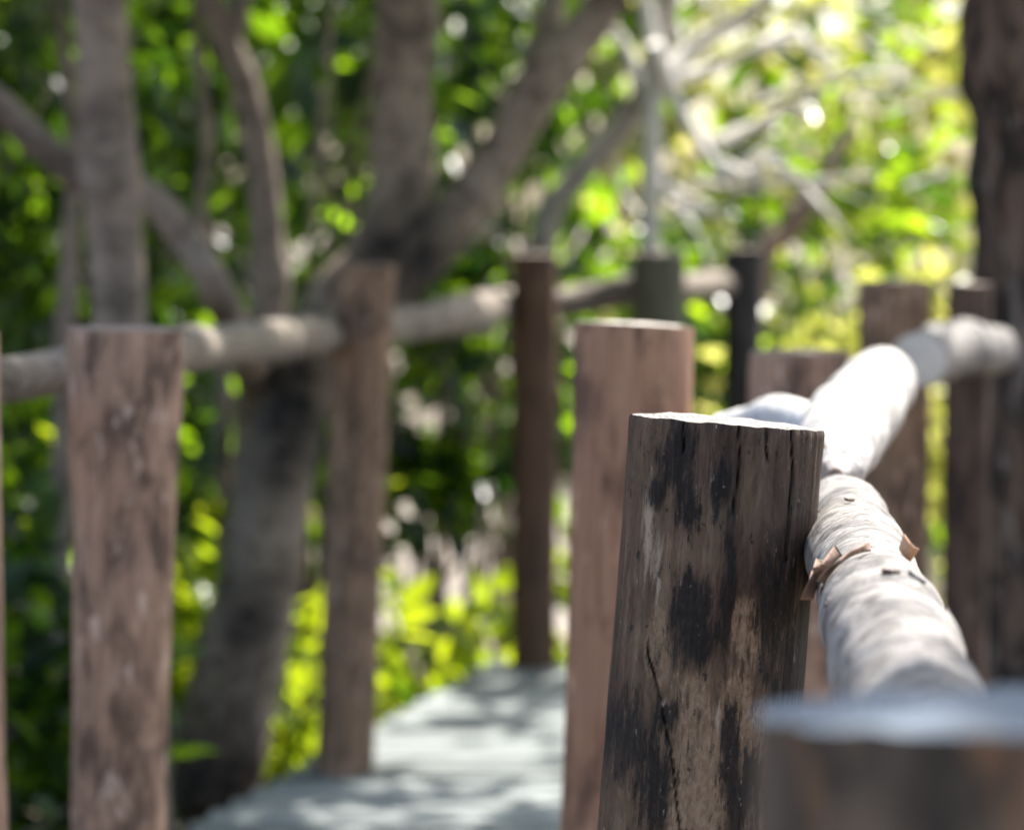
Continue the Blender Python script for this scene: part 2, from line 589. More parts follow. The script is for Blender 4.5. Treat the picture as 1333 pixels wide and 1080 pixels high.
def main_mat():
    m, t, out = new_mat('charred_peeling_timber')
    b = N(t, 'ShaderNodeBsdfPrincipled')

    def att(n):
        return N(t, 'ShaderNodeAttribute', attribute_name=n).outputs['Fac']
    g = tube_noise(t, 170, 0.045, 8, 0.7)
    g2 = tube_noise(t, 60, 0.28, 7, 0.72, 4.0, 0.7)
    gg = math_n(t, 'ADD', math_n(t, 'MULTIPLY', g, 0.42), math_n(t, 'MULTIPLY', g2, 0.58))
    dark = ramp(t, gg, [(0.34, (0.016, 0.010, 0.007)), (0.50, (0.062, 0.039, 0.027)), (0.66, (0.135, 0.088, 0.062))])
    warm = ramp(t, gg, [(0.34, (0.05, 0.031, 0.018)), (0.52, (0.12, 0.080, 0.050)), (0.68, (0.235, 0.168, 0.112))])
    fine = tube_noise(t, 340, 0.5, 5, 0.7, 9.0)
    tan_c = ramp(t, math_n(t, 'ADD', math_n(t, 'MULTIPLY', fine, 0.5), math_n(t, 'MULTIPLY', g2, 0.5)), [(0.34, (0.10, 0.064, 0.040)), (0.5, (0.205, 0.14, 0.09)), (0.66, (0.32, 0.235, 0.16))])
    char = ramp(t, math_n(t, 'ADD', math_n(t, 'MULTIPLY', fine, 0.5), math_n(t, 'MULTIPLY', g, 0.5)), [(0.38, (0.003, 0.003, 0.003)), (0.55, (0.014, 0.012, 0.011)), (0.7, (0.045, 0.036, 0.032))])
    edge = tube_noise(t, 70, 0.30, 8, 0.75, 6.0, 0.7)
    edge2 = tube_noise(t, 230, 0.14, 6, 0.75, 21.0, 0.3)
    e = math_n(t, 'ADD', math_n(t, 'MULTIPLY', math_n(t, 'SUBTRACT', edge, 0.5), 3.2), math_n(t, 'MULTIPLY', math_n(t, 'SUBTRACT', edge2, 0.5), 3.0))

    def mask(name, lo=0.42, hi=0.6, amt=1.0):
        return ramp(t, math_n(t, 'ADD', att(name), math_n(t, 'MULTIPLY', e, amt)), [(lo, (0, 0, 0)), (hi, (1, 1, 1))])
    col = mix(t, mask('warm', 0.2, 0.9), dark, warm)
    col = mix(t, math_n(t, 'MULTIPLY', mask('tan', 0.40, 0.56, 0.6), 0.92), col, tan_c)
    col = mix(t, math_n(t, 'MULTIPLY', mask('pale', 0.3, 0.8), 0.75), col, (0.34, 0.275, 0.21))
    col = mix(t, math_n(t, 'MULTIPLY', mask('char', 0.16, 0.72), 0.96), col, char)
    # loose sooty streaks, small black flecks and whitish scuffs
    st = tube_noise(t, 42, 0.16, 7, 0.72, 31.0, 0.5)
    col = mix(t, math_n(t, 'MULTIPLY', ramp(t, st, [(0.27, (1, 1, 1)), (0.40, (0, 0, 0))]), 0.85), col, char)
    fk = tube_noise(t, 130, 0.5, 4, 0.6, 12.0)
    col = mix(t, math_n(t, 'MULTIPLY', ramp(t, fk, [(0.32, (1, 1, 1)), (0.38, (0, 0, 0))]), 0.8), col, (0.008, 0.007, 0.007))
    sf = tube_noise(t, 190, 0.35, 5, 0.75, 15.0)
    col = mix(t, math_n(t, 'MULTIPLY', ramp(t, sf, [(0.64, (0, 0, 0)), (0.70, (1, 1, 1))]), 0.6), col, (0.40, 0.33, 0.27))
    col = mix(t, att('crack'), col, (0.006, 0.005, 0.004))
    t.links.new(col, b.inputs['Base Color'])
    rg = ramp(t, edge, [(0.3, (0.55, 0.55, 0.55)), (0.7, (0.85, 0.85, 0.85))])
    t.links.new(rg, b.inputs['Roughness'])
    b.inputs['Specular IOR Level'].default_value = 0.2
    bp = N(t, 'ShaderNodeBump')
    bp.inputs['Strength'].default_value = 0.85
    bp.inputs['Distance'].default_value = 0.0035
    hgt = math_n(t, 'ADD', math_n(t, 'ADD', gg, math_n(t, 'MULTIPLY', fine, 0.35)), math_n(t, 'MULTIPLY', att('crack'), -0.8))
    t.links.new(hgt, bp.inputs['Height'])
    t.links.new(bp.outputs[0], b.inputs['Normal'])
    t.links.new(b.outputs[0], out.inputs[0])
    return m


def ell(u, z, cu, cz, ru, rz):
    return np.clip(1.25 - np.sqrt(((u - cu) / ru) ** 2 + ((z - cz) / rz) ** 2) * 0.75, 0, 1)


def main_extra(v, th, ss):
    # arc position across the visible face and height, read off against the photo (px from the post's axis, px from its top)
    u = v[:, 0] * F / D_MAIN + W / 2
    z = (CAM_Z - v[:, 2]) * F / D_MAIN + HORIZON
    axis = 945 - (z - 550) * 0.075
    u = u - axis + 930          # undo the lean
    face = v[:, 1] < D_MAIN + 0.03
    wob = fbm(np.column_stack([u / 40, z / 90, u * 0]) + 2, 3) * 14
    uu, zz = u + wob, z + wob * 2
    def mx(L):
        a = np.zeros(len(v))
        for q in L:
            a = np.maximum(a, ell(uu, zz, *q))
        return np.where(face, a, 0.0)
    char = mx([(868, 592, 20, 42), (884, 650, 13, 42), (915, 610, 14, 26), (898, 770, 17, 36), (905, 815, 26, 40), (938, 735, 9, 75), (946, 800, 7, 60),
               (1030, 800, 46, 80), (1040, 872, 40, 60), (1000, 790, 14, 40), (832, 955, 36, 52), (878, 905, 20, 20), (868, 1010, 14, 60), (980, 1010, 22, 60), (962, 960, 12, 50), (846, 640, 9, 18)])
    tan = mx([(905, 905, 26, 42), (925, 960, 38, 60), (915, 1040, 46, 60), (974, 812, 23, 40), (966, 920, 20, 60), (990, 960, 26, 70), (860, 830, 16, 40), (1005, 1050, 30, 40)])
    warm = mx([(850, 700, 42, 190), (900, 680, 40, 60), (870, 900, 40, 90), (840, 1060, 40, 50), (955, 640, 12, 50), (930, 900, 60, 60)])
    pale = mx([(838, 690, 7, 52), (852, 740, 6, 40), (868, 895, 7, 12), (948, 930, 4, 22)])
    # long drying cracks
    ck = np.zeros(len(v))
    for poly in ([(848, 840), (862, 890), (882, 960), (905, 1080)], [(938, 545), (941, 590), (936, 660)], [(1008, 555), (1010, 620), (1016, 720)],
                 [(870, 540), (873, 575)], [(975, 552), (977, 590)]):
        for (x0, y0), (x1, y1) in zip(poly[:-1], poly[1:]):
            k = np.clip((z - y0) / (y1 - y0), 0, 1)
            inside = (z >= y0 - 4) & (z <= y1 + 4)
            dist = np.abs(u + wob * 0.55 - (x0 + (x1 - x0) * k))
            ck = np.maximum(ck, np.where(inside & face, np.clip(1.1 - dist / 1.6, 0, 1), 0))
    v[:, 1] += np.where(face, ck * 0.0035 + tan * 0.0012 - char * 0.0008, 0)
    return {'char': char, 'tan': tan, 'warm': warm, 'pale': pale, 'crack': np.clip(ck, 0, 1)}


def main_disp(th, ss):
    fib = fbm(np.column_stack([np.cos(th) * 26, np.sin(th) * 26, ss * 5.0]), 4) * 0.014
    fib2 = fbm(np.column_stack([np.cos(th) * 70, np.sin(th) * 70, ss * 14.0]) + 9, 3) * 0.010
    top = np.clip((ss - ss.max() + 0.05) / 0.05, 0, 1)
    nick = fbm(np.column_stack([np.cos(th) * 40, np.sin(th) * 40, ss * 3]) + 4, 2) * 0.03 * top
    return fib + fib2 + nick


M_MAIN = main_mat()
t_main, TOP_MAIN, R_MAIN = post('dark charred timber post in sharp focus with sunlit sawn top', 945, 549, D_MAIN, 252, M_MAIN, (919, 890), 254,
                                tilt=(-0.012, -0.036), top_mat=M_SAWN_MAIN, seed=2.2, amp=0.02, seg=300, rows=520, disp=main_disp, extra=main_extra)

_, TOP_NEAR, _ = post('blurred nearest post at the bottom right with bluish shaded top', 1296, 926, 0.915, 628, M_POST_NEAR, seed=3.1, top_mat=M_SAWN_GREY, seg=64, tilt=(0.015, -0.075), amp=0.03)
_, TOP_MID, _ = post('red brown post directly behind the dark charred post', 827, 423, 3.61, 156, M_POST_RED, (806, 1080), 166, seed=4.4, seg=56, rows=90, tilt=(-0.02, -0.05))
_, TOP_L1, _ = post('stout pinkish brown post with flared top at the left', 163, 428, 3.73, 128, M_POST_PINK, (153, 1080), 116, seed=5.3, top_mat=M_SAWN_DARK, flare=0.2, seg=56, rows=90)
post('post cut off by the left edge of the picture', -76, 432, 3.3, 152, M_POST_PINK, seed=6.1, top_mat=M_SAWN_DARK)
_, TOP_L2, _ = post('slightly leaning brown post standing on the deck before the forked trunk', 478, 345, 7.47, 74, M_POST_BROWN, (447, 1010), 76, seed=7.7, top_mat=M_SAWN_DARK)
_, TOP_L3, _ = post('slim rusty brown post at the far end of the grey deck', 696, 331, 9.22, 60, M_POST_RUST, (695, 872), 57, seed=8.8, top_mat=M_SAWN_DARK)
post('olive grey post behind the red brown post, beside the far rail', 858, 330, 9.25, 68, M_POST_OLIVE, seed=9.4, top_mat=M_SAWN_DARK)
post('slim blackened post, farthest along the far rail', 968, 324, 10.3, 50, M_POST_BLACK, seed=10.2, top_mat=M_SAWN_DARK)
post('short pinkish post behind the white rail junction', 1040, 458, 4.35, 132, M_POST_PINK, seed=11.6, top_mat=M_SAWN_DARK, seg=48)
_, TOP_R5, _ = post('square shouldered brown post behind the sunlit rail end', 1166, 366, 6.1, 92, M_POST_BROWN, seed=12.5, top_mat=M_SAWN_DARK, seg=48)
post('narrow dark brown post against the big dark trunk', 1262, 370, 6.05, 58, M_POST_DEEP, seed=13.3, top_mat=M_SAWN_DARK)

# ------------------------------------------------------------------ rails
RAILS = 'log rails of the walkway'


def rail(label, pts, radii, mat, seed, ridges=(), n=60, seg=36, amp=0.07, end_mat=None, freq=16):
    pts = [np.asarray(p, float) for p in pts]
    t = thing('log_rail', label, 'rail', pts[0], RAILS)
    v, f, tc, th, ss, idx = tube_data(pts, radii, n=n, seg=seg, amp=amp, freq=freq, stretch=0.7, seed=seed, ridges=ridges, cap=False)
    link_mesh('log', v, f, mat, t, pts[0], {'tubeco': tc})
    a, b = pts[1] - pts[0], pts[-1] - pts[-2]
    a, b = a / np.linalg.norm(a), b / np.linalg.norm(b)
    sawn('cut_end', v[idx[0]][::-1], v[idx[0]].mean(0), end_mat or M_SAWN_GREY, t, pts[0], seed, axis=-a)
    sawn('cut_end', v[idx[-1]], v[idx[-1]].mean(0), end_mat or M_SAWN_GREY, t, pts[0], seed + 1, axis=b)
    return t, v, pts


# left side, from near to far
rail('grey log rail left of the flared pinkish post', [P(-260, 540, 3.4), P(-80, 512, 3.6), P(35, 490, 3.86), P(118, 474, 3.95)], [M(62, 3.6) / 2, M(62, 3.7) / 2, M(60, 3.86) / 2, M(58, 3.95) / 2], M_RAIL_L, 1.2, [(0.13, 0.02, 0.15)])
ta, va, pa = rail('grey log rail with sunlit knobs between the pinkish post and the leaning post', [P(205, 462, 3.95), P(270, 452, 4.8), P(340, 445, 5.9), P(395, 438, 7.0), P(440, 433, 7.62), P(468, 431, 7.72)],
                  [M(60, 3.95) / 2, M(54, 4.8) / 2, M(50, 5.9) / 2, M(50, 7.0) / 2, M(48, 7.6) / 2, M(46, 7.7) / 2], M_RAIL_L, 2.4, [(0.6, 0.06, 0.16), (1.5, 0.05, 0.10), (2.2, 0.09, 0.22), (2.5, 0.06, 0.24), (3.2, 0.1, 0.12)], n=160, amp=0.12)
rail('grey log rail between the leaning post and the slim rusty post', [P(474, 430, 7.72), P(545, 420, 8.2), P(610, 408, 8.8), P(660, 397, 9.36), P(690, 393, 9.4)],
     [M(48, 7.6) / 2, M(46, 8.1) / 2, M(48, 8.6) / 2, M(46, 9.1) / 2, M(42, 9.3) / 2], M_RAIL_L, 3.3, [(0.4, 0.05, 0.12), (1.05, 0.07, 0.26), (1.35, 0.05, 0.15)], n=100, amp=0.12)
rail('pale log rail between the slim rusty post and the olive post', [P(697, 398, 9.32), P(760, 390, 9.4), P(815, 378, 9.4), P(858, 374, 9.4)],
     [M(36, 9.4) / 2, M(40, 9.4) / 2, M(42, 9.4) / 2, M(40, 9.4) / 2], M_RAIL_L, 4.1)
rail('short pale log rail between the olive post and the blackened post', [P(862, 375, 9.42), P(915, 372, 10.0), P(966, 368, 10.45)],
     [M(38, 9.4) / 2, M(36, 10) / 2, M(34, 10.4) / 2], M_RAIL_L, 5.5)

# right side: the white paperbark rail in focus
A0, A1, A2, A3, A4 = P(1290, 1240, 1.08), P(1212, 985, 1.36), P(1168, 865, 1.60), P(1134, 772, 1.95), P(1096, 672, 2.45)
A_PTS = [A0, A1, A2, A3, A4]


def axis_at(d):
    """point on the rail's axis at depth d, and its distance along the rail"""
    acc = 0.0
    for a, b in zip(A_PTS[:-1], A_PTS[1:]):
        L = np.linalg.norm(b - a)
        if d <= b[1] or b is A_PTS[-1]:
            k = (d - a[1]) / (b[1] - a[1])
            return a + (b - a) * k, acc + L * k
        acc += L


S1, S2, S3 = axis_at(1.60)[1], axis_at(1.84)[1], axis_at(2.15)[1]
tA, vA, pA = rail('whitish paperbark rail with torn bark and grey rings beside the charred post', A_PTS, [0.034, 0.034, 0.0325, 0.0345, 0.034], M_RAIL_A, 6.6,
                  [(S1, 0.020, 0.15), (S1 + 0.035, 0.010, -0.13), (S1 - 0.09, 0.02, -0.07), (S1 + 0.12, 0.02, 0.06), (S2 - 0.02, 0.022, 0.09), (S2 + 0.012, 0.006, -0.10), (S3, 0.03, 0.08), (S3 + 0.12, 0.02, -0.06)], n=340, seg=120, amp=0.10, freq=34)
# torn bark round the ring
def flap(name, ctr, axis_dir, r, a0, a1, width, lift, mat, parent, origin, seed, curl=0.0):
    """a sheet of bark partly wrapped round a log, with thickness and a ragged edge"""
    ax = np.asarray(axis_dir, float)
    ax /= np.linalg.norm(ax)
    upv = np.array([0, 0, 1.0])
    upv -= ax * np.dot(upv, ax)
    upv /= np.linalg.norm(upv)
    rt = np.cross(ax, upv)
    na, nw = 64, 10
    V, T = [], []
    for side in (0, 1):
        for i in range(na):
            k = i / (na - 1)
            a = a0 + (a1 - a0) * k
            rag = max(0.08, math.sin(math.pi * k)) ** 0.8
            jag = float(fbm(np.array([[i * 0.055, seed * 3.1, 0.3]]), 2)[0]) * 0.7
            for j in range(nw):
                w = (j / (nw - 1))
                rr = r + 0.0016 + lift * w ** 1.5 + curl * k ** 3 - side * 0.0012
                s = (w * (rag + jag) - 0.3) * width
                V.append(ctr + ax * s + (math.cos(a) * upv + math.sin(a) * rt) * rr)
                T.append([math.cos(a) * r, math.sin(a) * r, s])
    n1 = na * nw
    f = []
    for i in range(na - 1):
        for j in range(nw - 1):
            a, b, c, d = i * nw + j, i * nw + j + 1, (i + 1) * nw + j + 1, (i + 1) * nw + j
            f.append([a, b, c, d])
            f.append([n1 + d, n1 + c, n1 + b, n1 + a])
    for i in range(na - 1):
        for j in (0, nw - 1):
            a, b = i * nw + j, (i + 1) * nw + j
            f.append([a, b, n1 + b, n1 + a] if j == 0 else [b, a, n1 + a, n1 + b])
    for j in range(nw - 1):
        for i in (0, na - 1):
            a, b = i * nw + j, i * nw + j + 1
            f.append([b, a, n1 + a, n1 + b] if i == 0 else [a, b, n1 + b, n1 + a])
    return link_mesh(name, np.array(V), f, mat, parent, origin, {'tubeco': np.array(T)})


axA = A3 - A2
def on_rail(name, d, a0, a1, width, lift, mat, seed, curl=0.0, turn=(0, 0, 0)):
    flap(name, axis_at(d)[0], -axA + np.array(turn, float), 0.0345, a0, a1, width, lift, mat, tA, A0, seed, curl)


on_rail('torn_bark', 1.86, 0.1, 1.15, 0.022, 0.004, M_FLAP, 1.0)
on_rail('torn_bark', 1.89, 0.6, 1.55, 0.030, 0.007, M_FLAP, 4.0, 0.003)
on_rail('bark_flake', 1.86, -0.62, -0.34, 0.020, 0.009, M_FLAKE, 2.0, 0.004)
on_rail('torn_bark', 1.95, 1.0, 1.7, 0.05, 0.006, M_FLAP, 15.0, 0.002)
rf = random.Random(12)
for k in range(8):
    dd = rf.choice((rf.uniform(1.62, 1.84), rf.uniform(1.9, 2.4), rf.uniform(1.9, 2.4)))
    a = rf.uniform(-1.5, 1.2)
    w_ = rf.uniform(0.05, 0.15)
    on_rail('bark_flake', dd, a - w_, a + w_, rf.uniform(0.002, 0.005), rf.uniform(0.001, 0.003), rf.choice((M_FLAP, M_RAIL_A, M_RAIL_L, M_RAIL_A)), 20.0 + k, rf.uniform(0, 0.002))

# white rail running away to the right, the cross rail to the red brown post and the far rail end
B0, B1, B2 = P(1094, 570, 2.78), P(1122, 532, 3.2), P(1150, 492, 3.85)
tB, vB, pB = rail('blown out white rail slanting up to the right behind the charred post', [P(1088, 618, 2.52), P(1090, 600, 2.62), B0, B1, B2], [0.006, 0.027, 0.039, 0.041, 0.040], M_RAIL_SUN, 7.4, [(0.42, 0.05, 0.12), (0.75, 0.05, 0.10), (1.1, 0.06, 0.08)], n=150, seg=60, amp=0.14, end_mat=M_FLAP)
flap('bark_flake', P(1080, 604, 2.62), np.array([-0.35, -1, 0.0]), 0.020, 0.2, 1.5, 0.035, 0.004, M_FLAKE, tB, P(1090, 606, 2.60), 9.0)
flap('torn_bark', P(1096, 600, 2.63), np.array([-0.1, -1, -0.5]), 0.026, 1.9, 3.6, 0.05, 0.004, M_FLAP, tB, P(1090, 606, 2.60), 11.0)
rail('short white rail behind the top of the charred post', [P(938, 564, 3.42), P(972, 560, 3.4), P(1018, 555, 3.33), P(1092, 566, 3.25)], [0.022, 0.026, 0.031, 0.028], M_RAIL_WHITE, 8.2, [(0.11, 0.03, 0.12)], n=60)
C0, C1, C2 = P(1196, 468, 5.25), P(1245, 454, 5.6), P(1296, 456, 5.85)
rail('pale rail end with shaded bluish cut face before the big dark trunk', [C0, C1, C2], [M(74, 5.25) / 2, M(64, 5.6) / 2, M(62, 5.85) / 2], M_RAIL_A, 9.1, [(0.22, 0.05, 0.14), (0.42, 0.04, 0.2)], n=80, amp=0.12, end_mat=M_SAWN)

# ------------------------------------------------------------------ sun gaps cut into the leaves for chosen spots
def along(a, b, n, r):
    for k in np.linspace(0, 1, n):
        LIT.append((a + (b - a) * k, r))


for q in (TOP_MAIN, TOP_MAIN + [0.05, 0, 0], TOP_MAIN - [0.05, 0, 0]):
    LIT.append((q, 0.10))
LIT.append((TOP_MAIN + np.array([0.07, 0, -0.18]), 0.05))
LIT.append((TOP_MID, 0.13))
along(A2 + (A3 - A2) * 0.1, A4, 10, 0.08)
LIT.append((A2 + np.array([0.0, 0.06, 0.03]), 0.035))
LIT.append((A1 + np.array([0.01, 0.12, 0.03]), 0.03))
along(B0, B2, 8, 0.12)
along(P(900, 560, 3.45), P(1085, 558, 3.25), 6, 0.12)
along(C0 + (C1 - C0) * 0.3, C2, 3, 0.11)
for q, r in ((P(262, 428, 4.65), 0.05), (P(370, 418, 6.4), 0.06), (P(395, 414, 6.9), 0.07), (P(615, 388, 8.9), 0.09), (P(645, 382, 9.2), 0.06), (P(25, 462, 3.85), 0.04), (P(352, 180, 8.8), 0.10), (P(340, 140, 8.8), 0.07), (P(568, 190, 8.4), 0.05)):
    LIT.append((q, r))
rl = np.random.default_rng(8)
for k in range(34):                       # sun patches on the deck
    py = rl.uniform(890, 1080)
    px = rl.uniform(400, 740)
    d = F * CAM_Z / (py - HORIZON)
    LIT.append((P(px, py, d), rl.uniform(0.03, 0.09)))
for q in ((590, 720, 13.2, 0.4), (640, 600, 13.6, 0.4), (560, 840, 10.2, 0.25), (1224, 700, 9.5, 0.35), (735, 640, 12, 0.35), (1040, 400, 12.5, 0.7), (1180, 260, 12.5, 0.9), (1150, 120, 12.5, 0.8), (960, 130, 11.2, 0.7), (1060, 230, 11.2, 0.6), (950, 40, 11.0, 0.6), (850, 200, 12, 0.5)):
    LIT.append((P(q[0], q[1], q[2]), q[3]))

for k in range(230):                       # gaps cut over the left shrubs
    px, py, dd = rl.uniform(-60, 800), rl.uniform(-20, 980), rl.uniform(9.0, 11.6)
    if py > 800 and px > 420:
        continue
    LIT.append((P(px, py, dd), rl.uniform(0.03, 0.10)))
for k in range(24):                       # the sunny clearing beyond the deck
    LIT.append((np.array([rl.uniform(-0.9, 0.5), rl.uniform(11.8, 18), -0.2]), 0.4))
for q in ((-0.25, 9.9, 0.1), (-0.1, 10.3, 0.35), (-0.4, 9.8, 0.0), (-0.32, 12.6, 0.5), (0.0, 12.8, 0.4), (-0.7, 9.3, 0.2), (-1.15, 9.0, 0.4)):
    LIT.append((np.array(q), 0.2))
for k in range(38):                       # the sunny side on the right
    LIT.append((P(rl.uniform(980, 1300), rl.uniform(20, 460), rl.uniform(11.5, 14)), rl.uniform(0.2, 0.5)))

# ------------------------------------------------------------------ boardwalk
LEFT_EDGE = [(-1.6, -0.62), (5.0, -0.66), (6.83, -0.72), (8.97, -0.148), (9.17, -0.095), (9.2, 0.5), (11.4, 2.6)]
RIGHT_EDGE = [(-1.6, 0.34), (3.7, 0.36), (4.4, 0.6), (6.2, 1.1), (7.3, 2.6), (11.4, 4.4)]


def interp(E, y):
    return float(np.interp(y, [e[0] for e in E], [e[1] for e in E]))


def board_mat():
    m, t, out = new_mat('weathered_grey_boards')
    b = N(t, 'ShaderNodeBsdfPrincipled')
    tc = N(t, 'ShaderNodeTexCoord')
    mp = N(t, 'ShaderNodeMapping')
    mp.inputs['Scale'].default_value = (0.08, 1, 1)
    t.links.new(tc.outputs['Object'], mp.inputs[0])
    n = N(t, 'ShaderNodeTexNoise')
    n.inputs['Scale'].default_value = 60
    n.inputs['Detail'].default_value = 7
    t.links.new(mp.outputs[0], n.inputs['Vector'])
    geo = N(t, 'ShaderNodeNewGeometry')
    f = math_n(t, 'ADD', math_n(t, 'MULTIPLY', n.outputs[0], 0.65), math_n(t, 'MULTIPLY', geo.outputs['Random Per Island'], 0.35))
    col = ramp(t, f, [(0.3, (0.075, 0.086, 0.083)), (0.72, (0.24, 0.26, 0.25))])
    t.links.new(col, b.inputs['Base Color'])
    b.inputs['Roughness'].default_value = 0.75
    bp = N(t, 'ShaderNodeBump')
    bp.inputs['Strength'].default_value = 0.5
    bp.inputs['Distance'].default_value = 0.003
    t.links.new(n.outputs[0], bp.inputs['Height'])
    t.links.new(bp.outputs[0], b.inputs['Normal'])
    t.links.new(b.outputs[0], out.inputs[0])
    return m


M_BOARD = board_mat()


def boxes_mesh(name, boxes, mat, parent, origin, bev=0.004):
    V, Fs = [], []
    for (x0, x1, y0, y1, z0, z1) in boxes:
        o = len(V)
        V += [(x0, y0, z0), (x1, y0, z0), (x1, y1, z0), (x0, y1, z0), (x0, y0, z1 - bev), (x1, y0, z1 - bev), (x1, y1, z1 - bev), (x0, y1, z1 - bev),
              (x0 + bev, y0 + bev, z1), (x1 - bev, y0 + bev, z1), (x1 - bev, y1 - bev, z1), (x0 + bev, y1 - bev, z1)]
        for a in ([3, 2, 1, 0], [0, 1, 5, 4], [1, 2, 6, 5], [2, 3, 7, 6], [3, 0, 4, 7], [4, 5, 9, 8], [5, 6, 10, 9], [6, 7, 11, 10], [7, 4, 8, 11], [8, 9, 10, 11]):
            Fs.append([o + q for q in a])
    return link_mesh(name, V, Fs, mat, parent, origin, smooth=False)


bw = thing('boardwalk', 'narrow weathered grey boardwalk bending right between the posts', 'boardwalk', (0, 6, 0), kind='structure')
bx = []
y = -1.5
rb = random.Random(4)
while y < 11.2:
    w = 0.118 + rb.uniform(-0.004, 0.004)
    yc = y + w / 2
    dz = rb.uniform(-0.002, 0.001)
    bx.append((interp(LEFT_EDGE, yc) + rb.uniform(-0.005, 0.005), interp(RIGHT_EDGE, yc) + rb.uniform(-0.005, 0.005), y, y + w, -0.035 + dz, dz))
    y += w + 0.013
boxes_mesh('decking', bx, M_BOARD, bw, (0, 6, 0))
for E, sgn in ((LEFT_EDGE, 1), (RIGHT_EDGE, -1)):
    ys = np.linspace(-1.4, 11.1, 26)
    bag = Bag()
    bag.tube([np.array([interp(E, q) + 0.09 * sgn, q, -0.105]) for q in ys], [0.062] * len(ys), n=80, seg=12, amp=0.03)
    bag.build('bearer', M_POST_BROWN, bw, (0, 6, 0))

# ------------------------------------------------------------------ ground
def ground_mat():
    m, t, out = new_mat('sandy_leaf_litter_soil')
    b = N(t, 'ShaderNodeBsdfPrincipled')
    tc = N(t, 'ShaderNodeTexCoord')
    n = N(t, 'ShaderNodeTexNoise')
    n.inputs['Scale'].default_value = 1.6
    n.inputs['Detail'].default_value = 8
    n.inputs['Roughness'].default_value = 0.65
    t.links.new(tc.outputs['Object'], n.inputs['Vector'])
    n2 = N(t, 'ShaderNodeTexNoise')
    n2.inputs['Scale'].default_value = 22
    n2.inputs['Detail'].default_value = 8
    t.links.new(tc.outputs['Object'], n2.inputs['Vector'])
    c1 = ramp(t, n2.outputs[0], [(0.3, (0.06, 0.042, 0.03)), (0.7, (0.18, 0.135, 0.10))])
    c2 = ramp(t, n2.outputs[0], [(0.3, (0.15, 0.125, 0.105)), (0.7, (0.34, 0.30, 0.265))])
    f = ramp(t, n.outputs[0], [(0.5, (0, 0, 0)), (0.64, (1, 1, 1))])
    # bare sand shows in the clearing beyond the deck
    sx = N(t, 'ShaderNodeSeparateXYZ')
    t.links.new(tc.outputs['Object'], sx.inputs[0])
    cl = math_n(t, 'ADD', math_n(t, 'POWER', math_n(t, 'ABSOLUTE', math_n(t, 'DIVIDE', math_n(t, 'ADD', sx.outputs[0], 0.2), 1.3)), 2.0),
                math_n(t, 'POWER', math_n(t, 'ABSOLUTE', math_n(t, 'DIVIDE', math_n(t, 'ADD', sx.outputs[1], -15.5), 4.0)), 2.0))
    cl = ramp(t, math_n(t, 'ADD', cl, math_n(t, 'MULTIPLY', n2.outputs[0], 0.6)), [(0.8, (1, 1, 1)), (1.0, (0, 0, 0))])
    f = math_n(t, 'MAXIMUM', f, cl)
    col = mix(t, f, c1, c2)
    t.links.new(col, b.inputs['Base Color'])
    b.inputs['Roughness'].default_value = 0.95
    bp = N(t, 'ShaderNodeBump')
    bp.inputs['Strength'].default_value = 0.6
    bp.inputs['Distance'].default_value = 0.02
    t.links.new(n2.outputs[0], bp.inputs['Height'])
    t.links.new(bp.outputs[0], b.inputs['Normal'])
    t.links.new(b.outputs[0], out.inputs[0])
    return m


def ground_h(x, y):
    p = np.column_stack([np.ravel(x) * 0.5, np.ravel(y) * 0.5, np.zeros(np.size(x))])
    return GROUND_Z + fbm(p, 3) * 0.07 + np.clip((np.ravel(y) - 12) / 20, 0, 1) * 0.5


gx = np.concatenate([[-250, -120, -60, -35], np.linspace(-20, 20, 90), [35, 60, 120, 250]])
gy = np.concatenate([[-250, -120, -60, -25], np.linspace(-8, 32, 90), [45, 70, 130, 250]])
GX, GY = np.meshgrid(gx, gy, indexing='ij')
gz = ground_h(GX, GY)
gv = np.column_stack([GX.ravel(), GY.ravel(), gz])
ii = np.arange(GX.size).reshape(GX.shape)
gf = np.stack([ii[:-1, :-1], ii[1:, :-1], ii[1:, 1:], ii[:-1, 1:]], -1).reshape(-1, 4)
g = link_mesh('ground', gv, gf, ground_mat())
g['kind'] = 'structure'
g['label'] = 'pale sandy ground strewn with dry leaves under the trees'

r0 = np.random.default_rng(40)
n = 5000
px_, py_ = r0.uniform(-4.5, 5, n), r0.uniform(1, 16, n)
pz_ = ground_h(px_, py_) + 0.012
lit = leaf_mesh('leaf_litter', np.column_stack([px_, py_, pz_]), r0.normal(size=(n, 3)) * np.array([1, 1, 0.1]), 0.08, M_LITTER, None, (0, 0, 0), r0, droop=0.0, up=3.5)
lit['kind'] = 'stuff'
lit['label'] = 'dry brown fallen leaves scattered over the sandy ground'

# ------------------------------------------------------------------ trees
TREES = 'trees along the walkway'


def G(px, d):
    """ground point under a pixel column"""
    x = (px - W / 2) / F * d
    return np.array([x, d, float(ground_h(np.array([x]), np.array([d]))[0]) - 0.05])


def twigs(rng, pts, root_pts, r, n, mat, parent, origin, name='branch'):
    """thin branches from the limb ends into the crown"""
    bag = Bag()
    for i in range(n):
        a = root_pts[i % len(root_pts)]
        b = pts[rng.integers(len(pts))]
        if np.linalg.norm(b - a) > 3.2:
            b = a + (b - a) * 3.2 / np.linalg.norm(b - a)
        m_ = (a + b) / 2 + rng.normal(size=3) * 0.15
        if not keep_lit(np.array([a * (1 - q) + b * q for q in np.linspace(0.1, 1, 12)])).all():
            continue
        bag.tube([a, m_, b], [r, r * 0.6, r * 0.2], n=8, seg=6, amp=0.1)
    return bag.build(name, mat, parent, origin) if bag.n else None


